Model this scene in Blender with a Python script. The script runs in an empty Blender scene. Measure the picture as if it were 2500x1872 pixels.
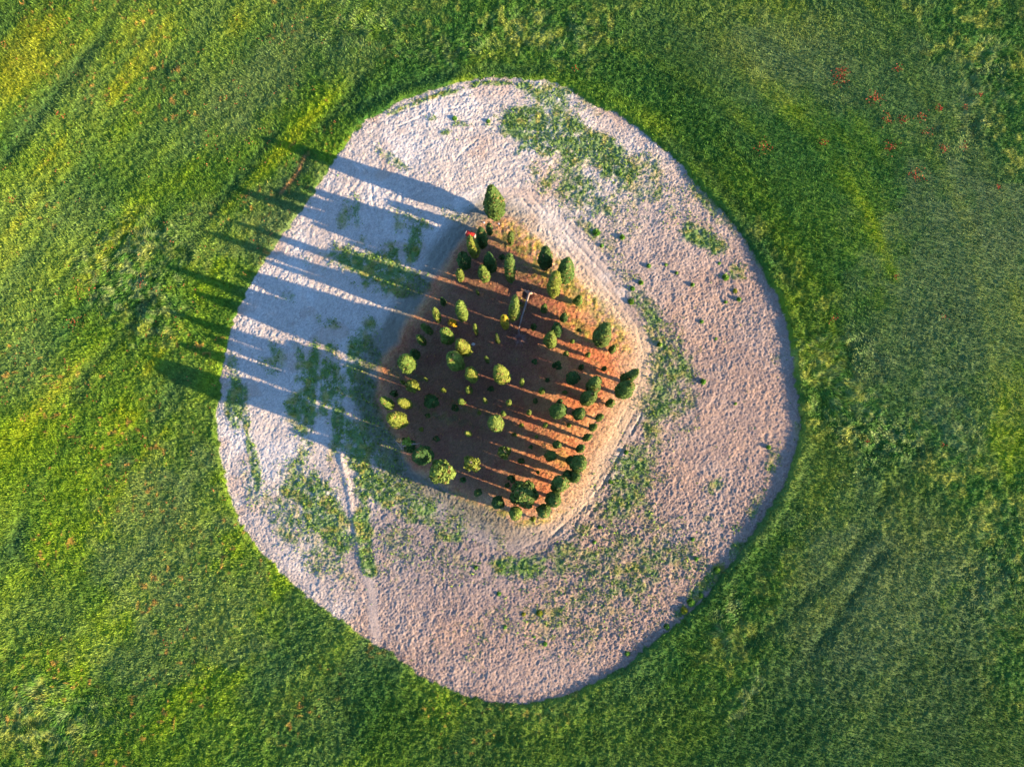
import bpy, math, random
import numpy as np

# ------------------------------------------------------------------ camera
W_, H_ = 2500., 1872.
F, CX, CY, CAMZ = 1667., 1250., 936., 140.
NADIR = (1272., 1140.)
_d = np.array([(NADIR[0]-CX)/F, -(NADIR[1]-CY)/F, -1.]); _d /= np.linalg.norm(_d)
_zc = -_d; _yc = np.array([0, 1, 0.])-_zc*_zc[1]; _yc /= np.linalg.norm(_yc)
ROT = np.array([np.cross(_yc, _zc), _yc, _zc])
def P(px, py, z=0.):
    """point at height z seen at photograph pixel px,py (survey of the drone picture)"""
    v = ROT@np.array([(px-CX)/F, -(py-CY)/F, -1.]); s = (z-CAMZ)/v[2]
    return v*s+np.array([0, 0, CAMZ])
scene = bpy.context.scene
cam_d = bpy.data.cameras.new('camera'); cam = bpy.data.objects.new('camera', cam_d)
scene.collection.objects.link(cam); scene.camera = cam
cam_d.sensor_fit = 'HORIZONTAL'; cam_d.sensor_width = 36.; cam_d.lens = 36.*F/W_
cam_d.clip_start = 1.; cam_d.clip_end = 20000.
from mathutils import Matrix, Vector
cam.matrix_world = Matrix([[*ROT[0], 0], [*ROT[1], 0], [*ROT[2], CAMZ], [0, 0, 0, 1]])

# ------------------------------------------------------------------ light
SUN_EL, SHADOW_AZ = math.radians(15.7), math.radians(160.7)
S = np.array([-math.cos(SHADOW_AZ), -math.sin(SHADOW_AZ), math.tan(SUN_EL)]); S /= np.linalg.norm(S)
world = bpy.data.worlds.new('World'); scene.world = world; world.use_nodes = True
nt = world.node_tree; nt.nodes.clear()
sky = nt.nodes.new('ShaderNodeTexSky'); sky.sky_type = 'NISHITA'; sky.sun_disc = False
sky.sun_elevation = SUN_EL; sky.ozone_density = 4.8; sky.dust_density = .3; sky.air_density = 1.
sky.sun_rotation = math.atan2(S[0], S[1])
bg = nt.nodes.new('ShaderNodeBackground'); bg.inputs[1].default_value = 0.12
wo = nt.nodes.new('ShaderNodeOutputWorld')
nt.links.new(sky.outputs[0], bg.inputs[0]); nt.links.new(bg.outputs[0], wo.inputs[0])
sun_d = bpy.data.lights.new('sun', 'SUN'); sun_d.energy = 5.; sun_d.angle = math.radians(.5)
sun_d.color = (1., .76, .50)
sun = bpy.data.objects.new('sun', sun_d); scene.collection.objects.link(sun)
sun.rotation_mode = 'QUATERNION'; sun.rotation_quaternion = Vector(tuple(S)).to_track_quat('Z', 'Y')
sun.location = (120, -60, 90)
scene.view_settings.view_transform = 'Standard'; scene.view_settings.look = 'None'
scene.view_settings.exposure = 1.88; scene.view_settings.gamma = 1.
scene.cycles.max_bounces = 5; scene.cycles.diffuse_bounces = 2; scene.cycles.glossy_bounces = 1

# ------------------------------------------------------------------ helpers
rng = np.random.default_rng(7)
def link(o): scene.collection.objects.link(o); return o
def tag(o, label=None, cat=None, group=None, kind=None):
    if label: o['label'] = label
    if cat: o['category'] = cat
    if group: o['group'] = group
    if kind: o['kind'] = kind
    return o
def empty(name, loc, rz=0.):
    o = link(bpy.data.objects.new(name, None)); o.location = tuple(loc); o.rotation_euler = (0, 0, rz)
    o.empty_display_size = .3; return o
def mesh_obj(name, verts, loops, starts, mat, parent=None, attrs=None, smooth=False):
    me = bpy.data.meshes.new(name)
    verts = np.asarray(verts, np.float32); loops = np.asarray(loops, np.int32); starts = np.asarray(starts, np.int32)
    me.vertices.add(len(verts)); me.vertices.foreach_set('co', verts.ravel())
    me.loops.add(len(loops)); me.loops.foreach_set('vertex_index', loops)
    me.polygons.add(len(starts)); me.polygons.foreach_set('loop_start', starts)
    if smooth: me.polygons.foreach_set('use_smooth', np.ones(len(starts), bool))
    me.update(calc_edges=True)
    for k, a in (attrs or {}).items():
        a = np.asarray(a, np.float32)
        if a.ndim == 1:
            at = me.attributes.new(k, 'FLOAT', 'POINT'); at.data.foreach_set('value', a)
        else:
            at = me.attributes.new(k, 'FLOAT_COLOR', 'POINT')
            at.data.foreach_set('color', np.concatenate([a, np.ones((len(a), 1), np.float32)], 1).ravel())
    me.materials.append(mat)
    o = link(bpy.data.objects.new(name, me)); o.parent = parent
    return o
_lat = {}
def vnoise(x, y, scale, seed=0):
    if seed not in _lat: _lat[seed] = np.random.default_rng(1000+seed).random((256, 256))
    L = _lat[seed]; x = np.asarray(x)/scale+37.3*seed; y = np.asarray(y)/scale+11.7*seed
    xi = np.floor(x).astype(np.int64); yi = np.floor(y).astype(np.int64); fx = x-xi; fy = y-yi
    fx = fx*fx*(3-2*fx); fy = fy*fy*(3-2*fy); a = xi & 255; b = yi & 255; a1 = (a+1) & 255; b1 = (b+1) & 255
    return (L[a, b]*(1-fx)+L[a1, b]*fx)*(1-fy)+(L[a, b1]*(1-fx)+L[a1, b1]*fx)*fy
def fbm(x, y, scale, seed=0, n=4):
    t = 0; w = 0; c, s = math.cos(.6), math.sin(.6)
    for k in range(n):
        t = t+vnoise(x, y, scale, seed+k)*.5**k; w += .5**k
        x, y = c*x-s*y, s*x+c*y; scale = scale*.5
    return t/w
def sst(a, b, x):
    t = np.clip((x-a)/(b-a), 0, 1); return t*t*(3-2*t)
def disp_px(pts): return [P(x*1.1302, y*1.1302)[:2] for x, y in pts]      # survey list taken on a 2212 px wide print
def smooth_poly(pts, n=1):
    pts = np.array(pts)
    for _ in range(n):
        q = np.roll(pts, -1, 0); pts = np.stack([.75*pts+.25*q, .25*pts+.75*q], 1).reshape(-1, 2)
    return pts
def poly_sd(x, y, poly):
    """signed distance, positive inside"""
    x = x.ravel(); y = y.ravel(); d2 = np.full(x.shape, 1e18); ins = np.zeros(x.shape, bool)
    n = len(poly)
    for i in range(n):
        ax, ay = poly[i]; bx, by = poly[(i+1) % n]; ex, ey = bx-ax, by-ay
        wx = x-ax; wy = y-ay; t = np.clip((wx*ex+wy*ey)/(ex*ex+ey*ey+1e-12), 0, 1)
        d2 = np.minimum(d2, (wx-ex*t)**2+(wy-ey*t)**2)
        c = ((ay > y) != (by > y)); xs = ax+(y-ay)*(ex)/(ey if abs(ey) > 1e-12 else 1e-12); ins ^= c & (x < xs)
    return np.where(ins, 1, -1)*np.sqrt(d2)
def line_d(x, y, pts):
    """distance to an open line"""
    d2 = np.full(x.shape, 1e18)
    for i in range(len(pts)-1):
        ax, ay = pts[i]; bx, by = pts[i+1]; ex, ey = bx-ax, by-ay
        t = np.clip(((x-ax)*ex+(y-ay)*ey)/(ex*ex+ey*ey), 0, 1)
        d2 = np.minimum(d2, (x-ax-ex*t)**2+(y-ay-ey*t)**2)
    return np.sqrt(d2)

# ------------------------------------------------------------------ materials
def new_mat(name):
    m = bpy.data.materials.new(name); m.use_nodes = True; n = m.node_tree; n.nodes.clear()
    out = n.nodes.new('ShaderNodeOutputMaterial'); b = n.nodes.new('ShaderNodeBsdfPrincipled')
    n.links.new(b.outputs[0], out.inputs[0]); b.inputs['Roughness'].default_value = .9
    b.inputs['Specular IOR Level'].default_value = .15
    return m, n, b
def N(n, t, **kw):
    o = n.nodes.new(t)
    for k, v in kw.items(): setattr(o, k, v)
    return o
def noise_node(n, scale, detail=4, rough=.6):
    tc = N(n, 'ShaderNodeTexCoord'); no = N(n, 'ShaderNodeTexNoise')
    no.inputs['Scale'].default_value = scale; no.inputs['Detail'].default_value = detail
    no.inputs['Roughness'].default_value = rough
    n.links.new(tc.outputs['Object'], no.inputs['Vector']); return no
def ground_mat(name, fine, lo, hi, bump, dist, hue=.0):
    """albedo of each patch of ground comes from the survey attribute, grain from nodes"""
    m, n, b = new_mat(name)
    at = N(n, 'ShaderNodeAttribute', attribute_name='albedo')
    n1 = noise_node(n, fine, 5, .7); mr = N(n, 'ShaderNodeMapRange')
    mr.inputs['From Min'].default_value = .3; mr.inputs['From Max'].default_value = .7
    mr.inputs['To Min'].default_value = lo; mr.inputs['To Max'].default_value = hi
    n.links.new(n1.outputs['Fac'], mr.inputs['Value'])
    vm = N(n, 'ShaderNodeVectorMath', operation='SCALE')
    n.links.new(at.outputs['Color'], vm.inputs[0]); n.links.new(mr.outputs[0], vm.inputs['Scale'])
    hs = N(n, 'ShaderNodeHueSaturation'); n2 = noise_node(n, fine*.45, 3); m2 = N(n, 'ShaderNodeMapRange')
    m2.inputs['From Min'].default_value = .3; m2.inputs['From Max'].default_value = .7
    m2.inputs['To Min'].default_value = .5-hue; m2.inputs['To Max'].default_value = .5+hue
    n.links.new(n2.outputs['Fac'], m2.inputs['Value']); n.links.new(m2.outputs[0], hs.inputs['Hue'])
    n.links.new(vm.outputs[0], hs.inputs['Color']); n.links.new(hs.outputs[0], b.inputs['Base Color'])
    bp = N(n, 'ShaderNodeBump'); bp.inputs['Strength'].default_value = bump; bp.inputs['Distance'].default_value = dist
    n3 = noise_node(n, fine*1.3, 4, .7); n.links.new(n3.outputs['Fac'], bp.inputs['Height'])
    n.links.new(bp.outputs[0], b.inputs['Normal'])
    return m
M_FIELD = ground_mat('field_crop', 4.5, .6, 1.35, 1., .2, .02)
M_SOIL = ground_mat('ploughed_soil', 5., .8, 1.15, 1., .14, .008)
M_GROVE = ground_mat('needle_litter', 4.5, .72, 1.25, .8, .08, .014)
def leaf_mat(name, transl=.25):
    m, n, b = new_mat(name); out = [x for x in n.nodes if x.type == 'OUTPUT_MATERIAL'][0]
    at = N(n, 'ShaderNodeAttribute', attribute_name='albedo'); oi = N(n, 'ShaderNodeObjectInfo')
    hs = N(n, 'ShaderNodeHueSaturation'); m1 = N(n, 'ShaderNodeMapRange')
    m1.inputs['To Min'].default_value = .485; m1.inputs['To Max'].default_value = .512
    n.links.new(oi.outputs['Random'], m1.inputs['Value']); n.links.new(m1.outputs[0], hs.inputs['Hue'])
    n1 = noise_node(n, 1.1, 3); m2 = N(n, 'ShaderNodeMapRange')
    m2.inputs['From Min'].default_value = .3; m2.inputs['From Max'].default_value = .7
    m2.inputs['To Min'].default_value = .75; m2.inputs['To Max'].default_value = 1.25
    n.links.new(n1.outputs['Fac'], m2.inputs['Value']); n.links.new(m2.outputs[0], hs.inputs['Value'])
    n.links.new(at.outputs['Color'], hs.inputs['Color']); n.links.new(hs.outputs[0], b.inputs['Base Color'])
    b.inputs['Roughness'].default_value = .7
    tr = N(n, 'ShaderNodeBsdfTranslucent'); mx = N(n, 'ShaderNodeMixShader'); mx.inputs[0].default_value = transl
    n.links.new(hs.outputs[0], tr.inputs[0]); n.links.new(b.outputs[0], mx.inputs[1]); n.links.new(tr.outputs[0], mx.inputs[2])
    n.links.new(mx.outputs[0], out.inputs[0]); return m
M_LEAF = leaf_mat('foliage', .12); M_BLADE = leaf_mat('blades', .2)
def plain_mat(name, c, rough=.8, scale=6., var=.25, metal=0.):
    m, n, b = new_mat(name); no = noise_node(n, scale, 5); r = N(n, 'ShaderNodeValToRGB')
    r.color_ramp.elements[0].position = .3; r.color_ramp.elements[1].position = .7
    r.color_ramp.elements[0].color = (*[v*(1-var) for v in c], 1); r.color_ramp.elements[1].color = (*[v*(1+var) for v in c], 1)
    n.links.new(no.outputs['Fac'], r.inputs[0]); n.links.new(r.outputs[0], b.inputs['Base Color'])
    b.inputs['Roughness'].default_value = rough; b.inputs['Metallic'].default_value = metal
    bp = N(n, 'ShaderNodeBump'); bp.inputs['Strength'].default_value = .5; bp.inputs['Distance'].default_value = .02
    n.links.new(no.outputs['Fac'], bp.inputs['Height']); n.links.new(bp.outputs[0], b.inputs['Normal'])
    return m
M_BARK = plain_mat('bark', (.16, .12, .09)); M_DEADWOOD = plain_mat('weathered_dead_wood', (.27, .22, .195), var=.3)
M_RED = plain_mat('red_paint', (.55, .045, .03), .5, 3., .15); M_PALE = plain_mat('pale_frame', (.40, .30, .26), .7)
M_STONE = plain_mat('pale_stone', (.5, .47, .45), .9, 3.)
M_TWIG = plain_mat('dead_twigs', (.33, .22, .2), .9, 4.)

# ------------------------------------------------------------------ survey of the ground
RING = smooth_poly(disp_px([(1104,169),(1150,173),(1200,181),(1240,202),(1277,224),(1325,243),(1375,276),(1440,328),(1460,344),(1500,393),(1545,440),(1587,487),
 (1620,535),(1650,588),(1676,635),(1692,679),(1703,720),(1709,760),(1714,810),(1725,861),(1729,925),(1722,965),(1710,993),(1694,1040),(1673,1083),
 (1645,1125),(1615,1160),(1584,1205),(1555,1243),(1522,1290),(1491,1324),(1442,1362),(1394,1397),(1360,1430),(1324,1453),(1270,1482),(1210,1504),(1147,1519),
 (1095,1519),(1050,1515),(1000,1502),(955,1481),(920,1463),(890,1445),(848,1415),(810,1391),(785,1374),(763,1357),(725,1330),(686,1304),(655,1284),(634,1264),
 (590,1222),(548,1178),(522,1143),(503,1101),(488,1060),(478,1017),(470,965),(461,905),(466,870),(478,848),(470,815),(478,780),(486,745),(500,690),(520,648),
 (545,600),(572,560),(600,515),(640,468),(680,415),(705,370),(740,325),(770,283),(805,252),(860,225),(910,205),(960,187),(1010,176),(1060,170)]))
GROVE = smooth_poly(disp_px([(1012,500),(1040,470),(1075,468),(1115,480),(1150,508),(1195,548),(1235,585),(1262,622),(1300,660),(1335,690),(1368,735),(1383,780),
 (1376,830),(1352,880),(1322,930),(1296,975),(1272,1030),(1244,1080),(1210,1116),(1172,1136),(1120,1133),(1060,1105),(1000,1070),(935,1040),(890,1005),
 (855,950),(828,900),(812,850),(812,800),(838,758),(868,715),(900,668),(930,615),(958,575),(985,530)]))
TRACK_R = disp_px([(1000,440),(1045,420),(1100,420),(1150,440),(1195,480),(1240,530),(1290,585),(1340,640),(1385,700),(1402,770),(1388,840),(1350,910),
 (1310,985),(1270,1055),(1220,1120),(1170,1160),(1110,1170),(1040,1150),(980,1115),(920,1085),(870,1055)])
BERM = disp_px([(735,985),(748,1040),(757,1090),(768,1140),(775,1190),(790,1235)])
TRK2 = disp_px([(790,1235),(803,1275),(806,1330),(812,1385)])
RUTS = [disp_px(l) for l in ([(830,255),(900,232),(960,215),(1010,205)], [(985,345),(1010,320),(1035,300)], [(860,275),(930,245),(1000,232)],
        [(1130,430),(1190,500),(1260,580),(1330,655)], [(1150,425),(1215,495),(1290,575),(1350,640)],
        [(1385,900),(1345,970),(1300,1050),(1250,1110),(1190,1160),(1130,1185)], [(1400,915),(1360,985),(1318,1060),(1265,1125),(1200,1180)],
        [(770,350),(800,375),(806,440),(812,480)], [(870,380),(868,430),(840,470),(826,500)], [(760,420),(790,500),(850,530),(905,540)], [(790,440),(820,500),(880,520)])]
# patches of weeds growing on the soil: x, y, half length, half width, tilt (deg, picture), strength
GREEN = [(1185,290,95,38,20,1.),(1150,275,60,34,10,.95),(1290,330,95,34,36,.9),(1195,225,60,36,35,.6),(1250,400,80,42,40,.6),(1350,370,85,40,40,.55),(1330,445,60,40,60,.32),(1450,430,60,50,45,.25),
 (1515,512,38,20,20,.8),(1280,500,55,14,40,.5),(1400,660,70,16,50,.5),(1420,690,34,14,40,.6),(1455,800,80,36,80,.6),(1420,860,70,30,110,.6),(1425,740,40,18,70,.5),
 (1365,1050,80,50,115,.6),(1330,1110,60,40,120,.45),(1130,1222,60,20,0,.75),(1260,1210,130,26,-10,.5),(1330,1240,170,60,-20,.5),(1420,1210,110,40,-25,.42),(1250,1330,180,60,-10,.3),(1240,1170,60,20,-35,.5),
 (690,1100,55,34,75,.95),(655,1060,60,34,40,.75),(715,1140,44,32,80,.8),(620,1120,70,40,60,.5),(680,1190,80,36,35,.5),(560,1070,60,25,50,.4),(735,1170,30,26,60,.7),
 (770,1010,40,12,60,.95),(778,1060,50,14,75,.9),(785,1130,60,18,80,.9),(790,1200,40,14,80,.8),(795,1237,12,9,0,1.),(850,1060,90,34,20,.72),(900,1100,80,30,25,.5),(960,1130,90,30,25,.5),(860,1180,60,40,30,.4),(960,1210,80,40,0,.3),
 (510,850,38,18,90,.95),(500,790,30,12,80,.5),(497,905,34,10,60,.7),(530,935,26,8,80,.7),(545,1000,60,10,75,.75),(668,850,90,17,93,.95),(640,880,50,20,90,.75),(705,820,60,18,95,.8),(728,900,70,12,95,.8),(600,770,30,12,60,.5),(645,770,40,12,80,.5),
 (590,790,30,14,20,.5),(830,585,80,36,25,.95),(760,570,60,20,15,.7),(865,600,40,22,60,.9),(890,535,46,15,100,.9),(745,475,30,12,100,.5),(770,450,26,8,90,.5),(860,480,20,10,80,.5),
 (780,800,60,24,70,.85),(800,750,40,20,60,.7),(790,870,60,26,80,.9),(775,960,70,22,80,.9),(830,930,60,26,65,.7),(830,990,60,22,50,.7),(800,700,20,14,60,.6),(720,700,14,9,0,.5),(620,640,16,10,0,.4),
 (905,480,40,9,30,.5),(850,345,30,8,35,.5),(985,470,40,10,20,.4),(1000,270,14,7,0,.6),(935,258,12,6,0,.6),(960,290,10,6,0,.7),(1060,182,60,5,0,.7),(960,205,60,5,-15,.7),(880,232,50,5,-20,.6),(1130,188,20,9,0,.8),
 (1540,1250,26,12,-50,.9),(1500,1290,26,12,-50,.8),(1470,1320,20,10,-45,.9),(1590,1190,20,12,-60,.6),(1640,1080,40,10,-60,.5),(1670,1000,30,12,-70,.5),(1600,590,20,16,60,.5),(1635,560,40,10,60,.5),(1530,440,60,14,50,.5),(1680,770,16,14,0,.4),(1725,930,30,10,90,.4),
 (1545,1050,14,12,0,.5),(1530,1120,10,6,0,.5),(1590,1140,12,10,0,.4)]
DRYP = [(1150,530,80,26,25,1.),(1200,600,70,22,20,.9),(1290,630,40,30,50,.9),(1180,560,60,20,40,.7),(1240,640,60,20,30,.7),(1320,700,40,30,60,.7),(1245,700,50,14,30,.7),(1265,720,20,12,40,.9),(1060,1120,60,14,10,1.),(1160,1128,60,10,-10,1.),(1000,1090,70,12,22,.9),(1350,930,40,12,110,.5),
 (870,810,50,10,20,.7),(1000,880,90,8,20,.6),(870,1060,60,16,25,.7),(1210,990,40,12,30,.4),(960,900,60,8,18,.7),(1080,1110,30,10,10,.9),(1130,655,26,10,20,.7),(1340,740,30,14,60,.5)]
def blob(x, y, items, f=None):
    """soft elliptical patches with ragged edges"""
    m = np.zeros(x.shape)
    ex = (fbm(x, y, 3., 21, 4)-.5)
    for cx, cy, a, b, t, s in items:
        c = P(cx*1.1302, cy*1.1302); k = .106*(1+.00022*(700-cy)*.6); a_, b_ = a*k, b*k
        th = -math.radians(t); dx = x-c[0]; dy = y-c[1]
        near = (abs(dx) < a_*2.2+3) & (abs(dy) < a_*2.2+3)
        dx = dx[near]; dy = dy[near]
        u = (dx*math.cos(th)+dy*math.sin(th))/a_; v = (-dx*math.sin(th)+dy*math.cos(th))/b_
        r = np.sqrt(u*u+v*v); val = s*(1-sst(.45, 1.75, r+ex[near]*1.8)); m[near] = np.maximum(m[near], val)
    return m

# ------------------------------------------------------------------ terrain grid
def axis(lo, hi, step, far):
    a = list(np.arange(lo, hi+step*.5, step)); s = step; x = a[-1]
    while x < far: s *= 1.16; x += s; a.append(x)
    s = step; x = a[0]; b = []
    while x > -far: s *= 1.16; x -= s; b.append(x)
    return np.array(b[::-1]+a)
STEP = .2
gx = axis(-122, 116, STEP, 5000.); gy = axis(-66, 110, STEP, 5000.)
X, Y = np.meshgrid(gx, gy, indexing='ij')
def fields(x, y):
    """every surveyed quantity of the ground at x,y"""
    sh = x.shape; x = x.ravel(); y = y.ravel(); r = {}
    far = (abs(x) > 90) | (abs(y-15) > 95)
    sd = np.full(x.shape, -60.); near = ~far; sd[near] = poly_sd(x[near], y[near], RING)
    sd = sd+(fbm(x, y, 5., 31, 3)-.5)*.7+(fbm(x, y, 1.1, 34, 2)-.5)*1.2
    sg = np.full(x.shape, -60.); ing = (sd > 0); sg[ing] = poly_sd(x[ing], y[ing], GROVE)
    sg = sg+(fbm(x, y, 5., 41, 4)-.5)*3.2
    g = np.zeros(x.shape); g[ing] = np.clip(blob(x[ing], y[ing], GREEN)*1.3, 0, 1)
    d = np.zeros(x.shape); d[ing] = blob(x[ing], y[ing], DRYP)
    tr = np.full(x.shape, 99.); tr[ing] = line_d(x[ing], y[ing], TRACK_R)
    bm = np.full(x.shape, 99.); bm[ing] = line_d(x[ing], y[ing], BERM)
    t2 = np.full(x.shape, 99.); t2[ing] = line_d(x[ing], y[ing], TRK2)
    ru = np.full(x.shape, 99.)
    for l in RUTS: ru[ing] = np.minimum(ru[ing], line_d(x[ing], y[ing], l))
    r.update(sd=sd, sg=sg, g=g, d=d, tr=tr, bm=bm, t2=t2, ru=ru)
    return {k: v.reshape(sh) for k, v in r.items()}
FD = fields(X, Y)
def streaks(x, y):
    """drilling rows and wind-laid streaks of the crop: along NE-SW in the west, round the island in the east"""
    c0 = P(1250, 950); a = math.radians(52)
    u = x*math.cos(a)+y*math.sin(a); v = -x*math.sin(a)+y*math.cos(a)
    rr = np.hypot(x-c0[0], (y-c0[1])*.92); th = np.arctan2(y-c0[1], x-c0[0])
    wst = sst(20, -30, x)
    s1 = vnoise(u, v*7, 38, 51)*.6+vnoise(u, v*7, 17, 52)*.4
    s2 = vnoise(th*60, rr*5, 30, 53)*.6+vnoise(th*60, rr*6, 14, 54)*.4
    return s1*wst+s2*(1-wst)
PALEZ = blob(X, Y, [(2110,640,170,240,10,.9),(1960,740,120,90,0,.7),(1880,1290,170,150,-30,1.),(2000,1420,130,120,0,.7),(340,1180,120,170,0,.9),(450,1330,120,100,30,.8),(300,1420,120,60,0,.6),(600,480,110,60,-40,.8),(560,180,110,60,-45,.6),
  (420,500,60,60,0,.5),(760,130,60,40,0,.5),(1700,120,110,80,20,.6)])
LUSH = blob(X, Y, [(1760,820,50,90,20,1.),(1810,900,90,60,30,1.),(1940,960,110,55,25,1.),(2070,1040,100,50,35,1.),(2190,1140,80,80,40,.9),(1740,700,35,70,25,.8),(1670,560,30,80,-30,.8),(2130,90,120,80,30,1.),(2190,250,50,160,0,.9),
  (2190,1400,50,150,0,.7),(300,600,110,80,60,.9),(1130,50,190,70,0,.8),(560,1600,120,50,0,.4),(60,1560,90,120,0,.8),(1600,1380,50,110,30,.7)])
DEEP_VIGN = blob(X, Y, [(2160,1560,260,170,-30,1.),(1500,1600,300,90,-10,.9),(950,1600,300,70,10,.8),(30,1650,240,90,0,.6),(2190,60,180,120,0,.8),(0,20,140,110,0,.8),(2000,1120,60,120,30,.5),(1420,120,130,60,20,.5),(760,1500,120,50,20,.5),(1720,1430,160,120,0,.5)])  # deep green crop, with lens darkening at the corners put into its colour
inr = sst(-.15, .15, FD['sd'])            # 1 on the bare island
ing = sst(-1.2, 1.2, FD['sg'])            # 1 under the trees
ST = streaks(X, Y)
LOD = blob(X, Y, [(270,600,90,60,60,1.),(330,520,60,40,30,.7),(1180,70,90,40,10,.6),(1000,110,120,30,-5,.5),(1830,850,60,110,0,.7),(1900,930,90,45,30,.9),(2050,930,70,60,40,.6),
  (1570,1340,24,80,15,.8),(1610,1500,60,14,-60,.8),(2110,200,40,110,20,.7),(300,660,60,60,0,.7),(90,1560,110,60,10,.6),(760,60,60,50,0,.5),(2140,1250,60,120,10,.5),(1740,760,30,60,60,.7)])
nearv = (abs(X) < 130) & (Y > -75) & (Y < 118)
tilt_terr = 1.1*(fbm(X, Y, 70., 61, 3)-.5)-1.6*sst(-20, -95, X)
ROUGH = np.clip(.38+LUSH*.9-PALEZ*.25+.62*np.clip(sst(5, -45, X+.2*Y)*.75+np.exp(-((FD['sd']+7)/7.)**2)*.8+sst(.5, .7, fbm(X, Y, 45., 74, 3))*.8, 0, 1), 0, 1)
crop_h = .42+.10*(ST-.5)*2+((vnoise(X, Y, .55, 71)-.5)*.34+(vnoise(X, Y, 1.3, 72)-.5)*.28)*ROUGH+(fbm(X, Y, 6., 73, 3)-.5)*.35*ROUGH
crop_h += (rng.random(X.shape)-.5)*(.08+.10*ROUGH)+.45*np.exp(-((FD['sd']+1.5)/1.6)**2)*sst(0, 40, X)
crop_h += LOD*((vnoise(X*.8+Y*.5, Y*.9-X*.4, 1.9, 75)-.5)*1.0)
edge_rise = sst(0, .8, -FD['sd'])
pl = np.clip(sst(.3, .7, fbm(X, Y, 26., 81, 3))*.5+sst(0, 40, X)*.4+sst(5, -15, Y)*.7*sst(-45, -25, X), 0, 1.3)   # how roughly the soil is ploughed: rougher east and south
clod_amp = .07+.075*pl
c0 = P(1250, 950); RR = np.hypot(X-c0[0], Y-c0[1]); TH = np.arctan2(Y-c0[1], X-c0[0])
clods = ((vnoise(X, Y, .42, 82)-.5)*.45+(vnoise(X, Y, .8, 83)-.5)*.5+(vnoise(TH*36, RR*1.6, 1., 84)-.5)*.5)*clod_amp*1.25+(fbm(X, Y, 7., 85, 3)-.5)*.3
clods += (rng.random(X.shape)-.5)*(.13+.15*pl)+(fbm(X, Y, 1.7, 89, 2)-.5)*.12
clods += FD['g']*(vnoise(X, Y, .5, 86)-.35)*.28
trk = (1-sst(1.4, 2.6, FD['tr']))*1.; tr2 = 1-sst(.5, 1.6, FD['t2'])
clods = clods*(1-.4*trk*(1-ing))*(1-.7*tr2)
rut = np.exp(-(FD['ru']/.24)**2)*sst(.25, .5, fbm(X, Y, 6., 87, 2)); clods += -.15*rut*sst(.2, .4, vnoise(X, Y, .9, 118))
for gd in (.9, 2.3, 3.5): clods += -.08*np.exp(-((FD['tr']-gd)/.22)**2)*sst(.3, .5, fbm(X, Y, 5., 119, 2))*sst(-4, 4, X)*(1-ing)
rows = np.sin((FD['sd']+(fbm(X, Y, 12., 120, 2)-.5)*2)*2*math.pi/1.5)
clods += .03*rows*(sst(20, 35, Y)*sst(12, 0, X)+.7*np.exp(-((FD['sg']+7)/4.)**2)*sst(-10, 10, X))*sst(.4, .6, fbm(X, Y, 14., 124, 2))
BR = [P(x*1.1302, y*1.1302) for x, y in [(735,985), (790,1235)]]
clods += .26*np.exp(-(FD['bm']/.6)**2)*(.6+.8*vnoise(X, Y, 3., 88))
litter = (vnoise(X, Y, .5, 91)-.5)*.10+(rng.random(X.shape)-.5)*.11+(fbm(X, Y, 5., 92, 3)-.5)*.3+FD['d']*(vnoise(X, Y, .6, 93)-.3)*.22
PIT = P(1281, 716)
litter -= .9*np.exp(-((X-PIT[0])**2+(Y-PIT[1])**2)/1.1)
Z = tilt_terr+(1-inr)*(crop_h*edge_rise)+inr*((1-ing)*clods+ing*(litter+.12))
Z = np.where(nearv, Z, tilt_terr+.3+0.*Z)
_ix = (gx[:-1], gy[:-1])
def gz(x, y):
    i = int(np.clip(np.searchsorted(gx, x)-1, 0, len(gx)-2)); j = int(np.clip(np.searchsorted(gy, y)-1, 0, len(gy)-2))
    return float(min(Z[i, j], Z[i+1, j], Z[i, j+1], Z[i+1, j+1]))
def gzv(x, y):
    i = np.clip(np.searchsorted(gx, x)-1, 0, len(gx)-2); j = np.clip(np.searchsorted(gy, y)-1, 0, len(gy)-2)
    return Z[i, j]
def mix(a, b, t): t = np.asarray(t)[..., None]; return a*(1-t)+b*t
def C(*c): return np.array(c, np.float32)
# albedo of the crop
A1, A2, A3, A4 = C(.170, .275, .010), C(.045, .130, .020), C(.170, .225, .085), C(.340, .330, .012)
n40 = fbm(X, Y, 55., 101, 3); n8 = fbm(X, Y, 9., 102, 4); n1 = vnoise(X, Y, .9, 103)
west = sst(30, -60, X+.25*Y)
t = np.clip(sst(.32, .68, ST*.75+n40*.25)*.7-.06+west*.3+(n8-.5)*.9, 0, 1)
field_c = mix(np.broadcast_to(A2, X.shape+(3,)), A1, t)
rim = np.exp(-((FD['sd']+7)/8.)**2)
east = sst(-20, 45, X+.1*Y)
field_c = mix(field_c, C(.085, .145, .050), east*.6*(1-rim)*sst(.75, .35, fbm(X, Y, 40., 108, 3)))
field_c = mix(field_c, C(.06, .15, .02), rim*east*.5)
pale = np.clip(sst(.42, .72, fbm(X, Y, 34., 104, 4))*.8*(1-rim*.2), 0, 1)
field_c = mix(field_c, A3, pale*.4)
field_c = mix(field_c, C(.160, .205, .085), PALEZ*.55)
field_c = mix(field_c, C(.030, .088, .014), DEEP_VIGN*.62)
field_c = mix(field_c, mix(np.broadcast_to(C(.055, .15, .022), X.shape+(3,)), C(.26, .30, .05), sst(.5, .75, vnoise(X, Y, 1.6, 109)*.6+vnoise(X*.6+Y*.8, Y*.6-X*.8, 5., 110)*.4)), LUSH*.9)
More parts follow.
